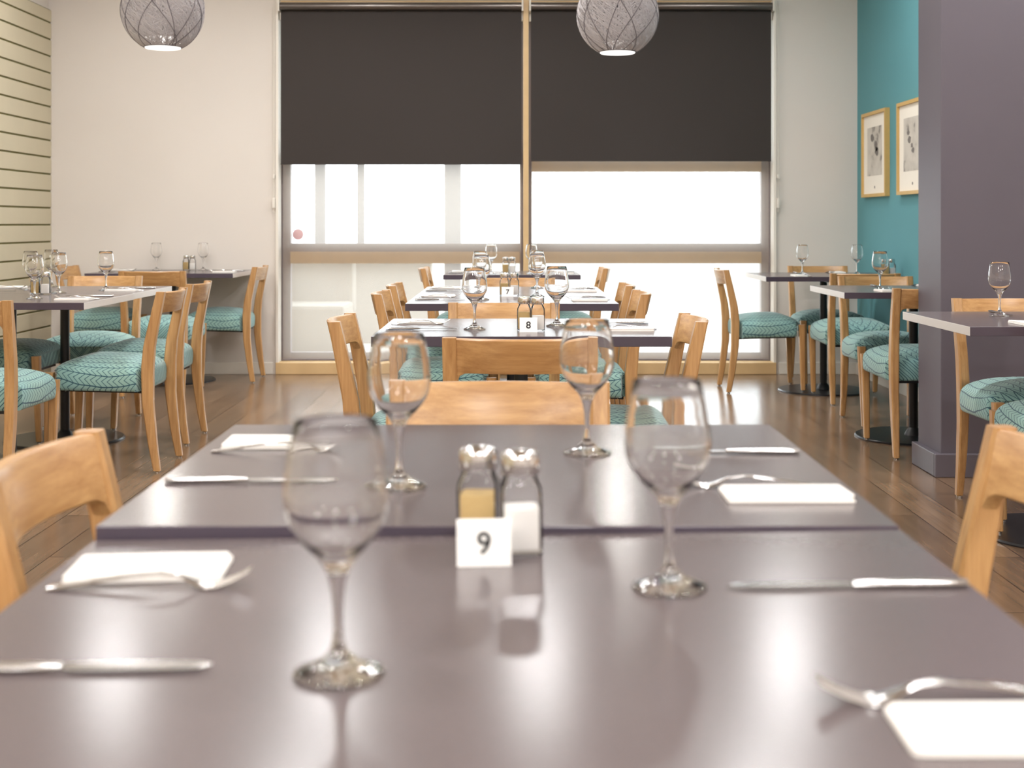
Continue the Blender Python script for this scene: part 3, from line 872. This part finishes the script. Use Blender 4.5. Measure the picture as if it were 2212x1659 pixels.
def guest(ex, ey, ang, place, lat=0.0, items='kfn'):
    """a place laid for a guest at edge point (ex, ey) who faces along ang"""
    a = R(ang); F = Vector((math.cos(a), math.sin(a))); Lh = Vector((-math.sin(a), math.cos(a)))
    E = Vector((ex, ey)) + Lh * lat
    if 'k' in items:
        k = dup(knife0); q = E + F * .02 - Lh * .12; put(k, q.x, q.y, False, a); tag(k, 'steel knife lying on the tabletop at ' + place, 'knife', 'table knives')
    if 'f' in items:
        f = fork0.copy(); COL.objects.link(f); q = E + F * .02 + Lh * .10; put(f, q.x, q.y, False, a); tag(f, 'steel fork beside the napkin at ' + place, 'fork', 'table forks')
    if 'n' in items:
        n = nap0.copy(); COL.objects.link(n); q = E + F * .10 + Lh * .155; put(n, q.x, q.y, False, a); tag(n, 'folded white paper napkin at ' + place, 'napkin', 'folded napkins')
for (c, nm) in ((R3, 'the plum wall table'), (R2, 'the middle right table'), (R1, 'the right rear table')):
    guest(c[0] - .06, c[1] - TD / 2, 90, 'the front place of ' + nm)
    guest(c[0] + .0, c[1] + TD / 2, -90, 'the rear place of ' + nm)
guest(T4[0] - .49, T4[1], 0, 'the left place of the back wall table')
guest(T4[0] + .49, T4[1], 180, 'the right place of the back wall table')

# ------------------------------------------------------------------ pendant lamps with woven shades
def make_pendant():
    t = thing('pendant_lamp')
    rad = 0.226
    rng = random.Random(3)
    def strand_set(n, rr, r0, twist, bm, turns_jit=0.25, wob=.12):
        for k in range(n):
            lon0 = 2 * PI * k / n + rng.uniform(-.05, .05); tw = twist * rng.uniform(1 - turns_jit, 1 + turns_jit)
            pts = []
            for q in range(19):
                la = R(62) + (R(-63.5) - R(62)) * q / 18
                lo = lon0 + tw * q / 18 + wob * math.sin(q * .8 + k)
                pts.append((rr * math.cos(la) * math.cos(lo), rr * math.cos(la) * math.sin(lo), rr * math.sin(la) * 1.0))
            tube(bm, pts, r0, 4)
    bm = bmesh.new()
    strand_set(180, rad, .0017, 2.2, bm); strand_set(180, rad - .003, .0017, -2.2, bm); strand_set(110, rad - .006, .0016, 1.0, bm); strand_set(110, rad - .009, .0016, -0.9, bm)
    sh = obj('woven_shade', bm, M['strand'], t)
    bm = bmesh.new(); strand_set(8, rad + .002, .0024, 1.3, bm, .5, 0); strand_set(8, rad + .002, .0024, -1.3, bm, .5, 0)
    obj('accent_strand', bm, M['strand_dark'], sh)
    zb = -rad * math.sin(R(63.5)); rb = rad * math.cos(R(63.5))
    bm = bmesh.new(); tube(bm, [(rb * math.cos(2 * PI * i / 40), rb * math.sin(2 * PI * i / 40), zb) for i in range(40)], .0035, 8, True)
    obj('rim_ring', bm, M['strand_dark'], t, True)
    bm = bmesh.new(); lathe(bm, [(0, zb - .010), (rb * .95, zb - .008), (rb * .98, zb + .002), (rb * .98, zb + .05), (0, zb + .05)], 40)
    obj('diffuser', bm, M['lamp_glow'], t, True, 40)
    bm = bmesh.new(); tube(bm, [(0, 0, zb + .05), (0, 0, CEIL - 2.262 - .02)], .003, 8); obj('cord', bm, M['black'], t, True, 40)
    bm = bmesh.new(); lathe(bm, [(0, CEIL - 2.262 - .03), (.04, CEIL - 2.262 - .028), (.05, CEIL - 2.262 - .001), (0, CEIL - 2.262 - .001)], 24); obj('ceiling_rose', bm, M['white'], t, True, 40)
    return t
p0 = make_pendant(); p0.location = (-1.939, 7.2, 2.262); tag(p0, 'round grey woven pendant lamp above the left part of the room', 'pendant lamp', 'woven pendant lamps')
p1 = dup(p0); p1.location = (0.586, 7.2, 2.235); p1.rotation_euler = (0, 0, 1.1); tag(p1, 'round grey woven pendant lamp hanging before the right blackout blind', 'pendant lamp', 'woven pendant lamps')
for p in (p0, p1): 
    l = area('pendant_light', (p.location.x, p.location.y, p.location.z - .222), (0, 0, 0), .16, .16, 9, (1, .97, .92)); l.data.shape = 'DISK'
for ch in p1.children:
    if ch.name.startswith(('cord', 'ceiling_rose')): ch.location.z += .027

# ------------------------------------------------------------------ framed prints on the teal wall
def picture(y0, y1, z0, z1, seed, label):
    t = thing('framed_print', (XR - .0005, (y0 + y1) / 2, (z0 + z1) / 2)); tag(t, label, 'picture', 'framed prints on the teal wall')
    hy, hz, d, b = (y1 - y0) / 2, (z1 - z0) / 2, .032, .022
    bm = bmesh.new()
    box(bm, -d, 0, -hy, hy, -hz, -hz + b); box(bm, -d, 0, -hy, hy, hz - b, hz); box(bm, -d, 0, -hy, -hy + b, -hz + b, hz - b); box(bm, -d, 0, hy - b, hy, -hz + b, hz - b)
    obj('frame', bm, M['frame'], t)
    bm = bmesh.new(); box(bm, -.018, -.004, -hy + b, hy - b, -hz + b, hz - b); mt = obj('mount', bm, M['paper'], t)
    iy, iz = hy - .115, hz - .125
    bm = bmesh.new(); box(bm, -.0195, -.0182, -iy, iy, -iz + .02, iz + .02); obj('print', bm, print_mat(seed), mt)
    rg = random.Random(int(seed * 10))
    marks = []
    for k in range(4):
        cyy, cz, r = rg.uniform(-iy * .5, iy * .6), rg.uniform(-iz * .4, iz * .75), rg.uniform(.022, .045)
        marks.append([(-.0197, cyy + r * math.cos(a) * rg.uniform(.7, 1.3), cz + .7 * r * math.sin(a) * rg.uniform(.7, 1.2)) for a in [2 * PI * i / 10 for i in range(10)]])
    marks.append([(-.0185, .012 * math.cos(2 * PI * i / 8), -hz + .066 + .010 * math.sin(2 * PI * i / 8)) for i in range(8)])
    for pts in marks:
        bm = bmesh.new(); loft(bm, [pts, [(p[0] + .0003, p[1], p[2]) for p in pts]])
        obj('sketch_mark', bm, M['pencil'], mt)
M['pencil'] = simple('pencil_grey', lin(120, 114, 110), .8)
picture(8.49, 9.07, 1.26, 1.84, 1.3, 'oak framed grey print on the teal wall, nearer the window')
picture(7.66, 8.24, 1.26, 1.84, 4.1, 'oak framed grey print on the teal wall, half cut off by the plum wall')
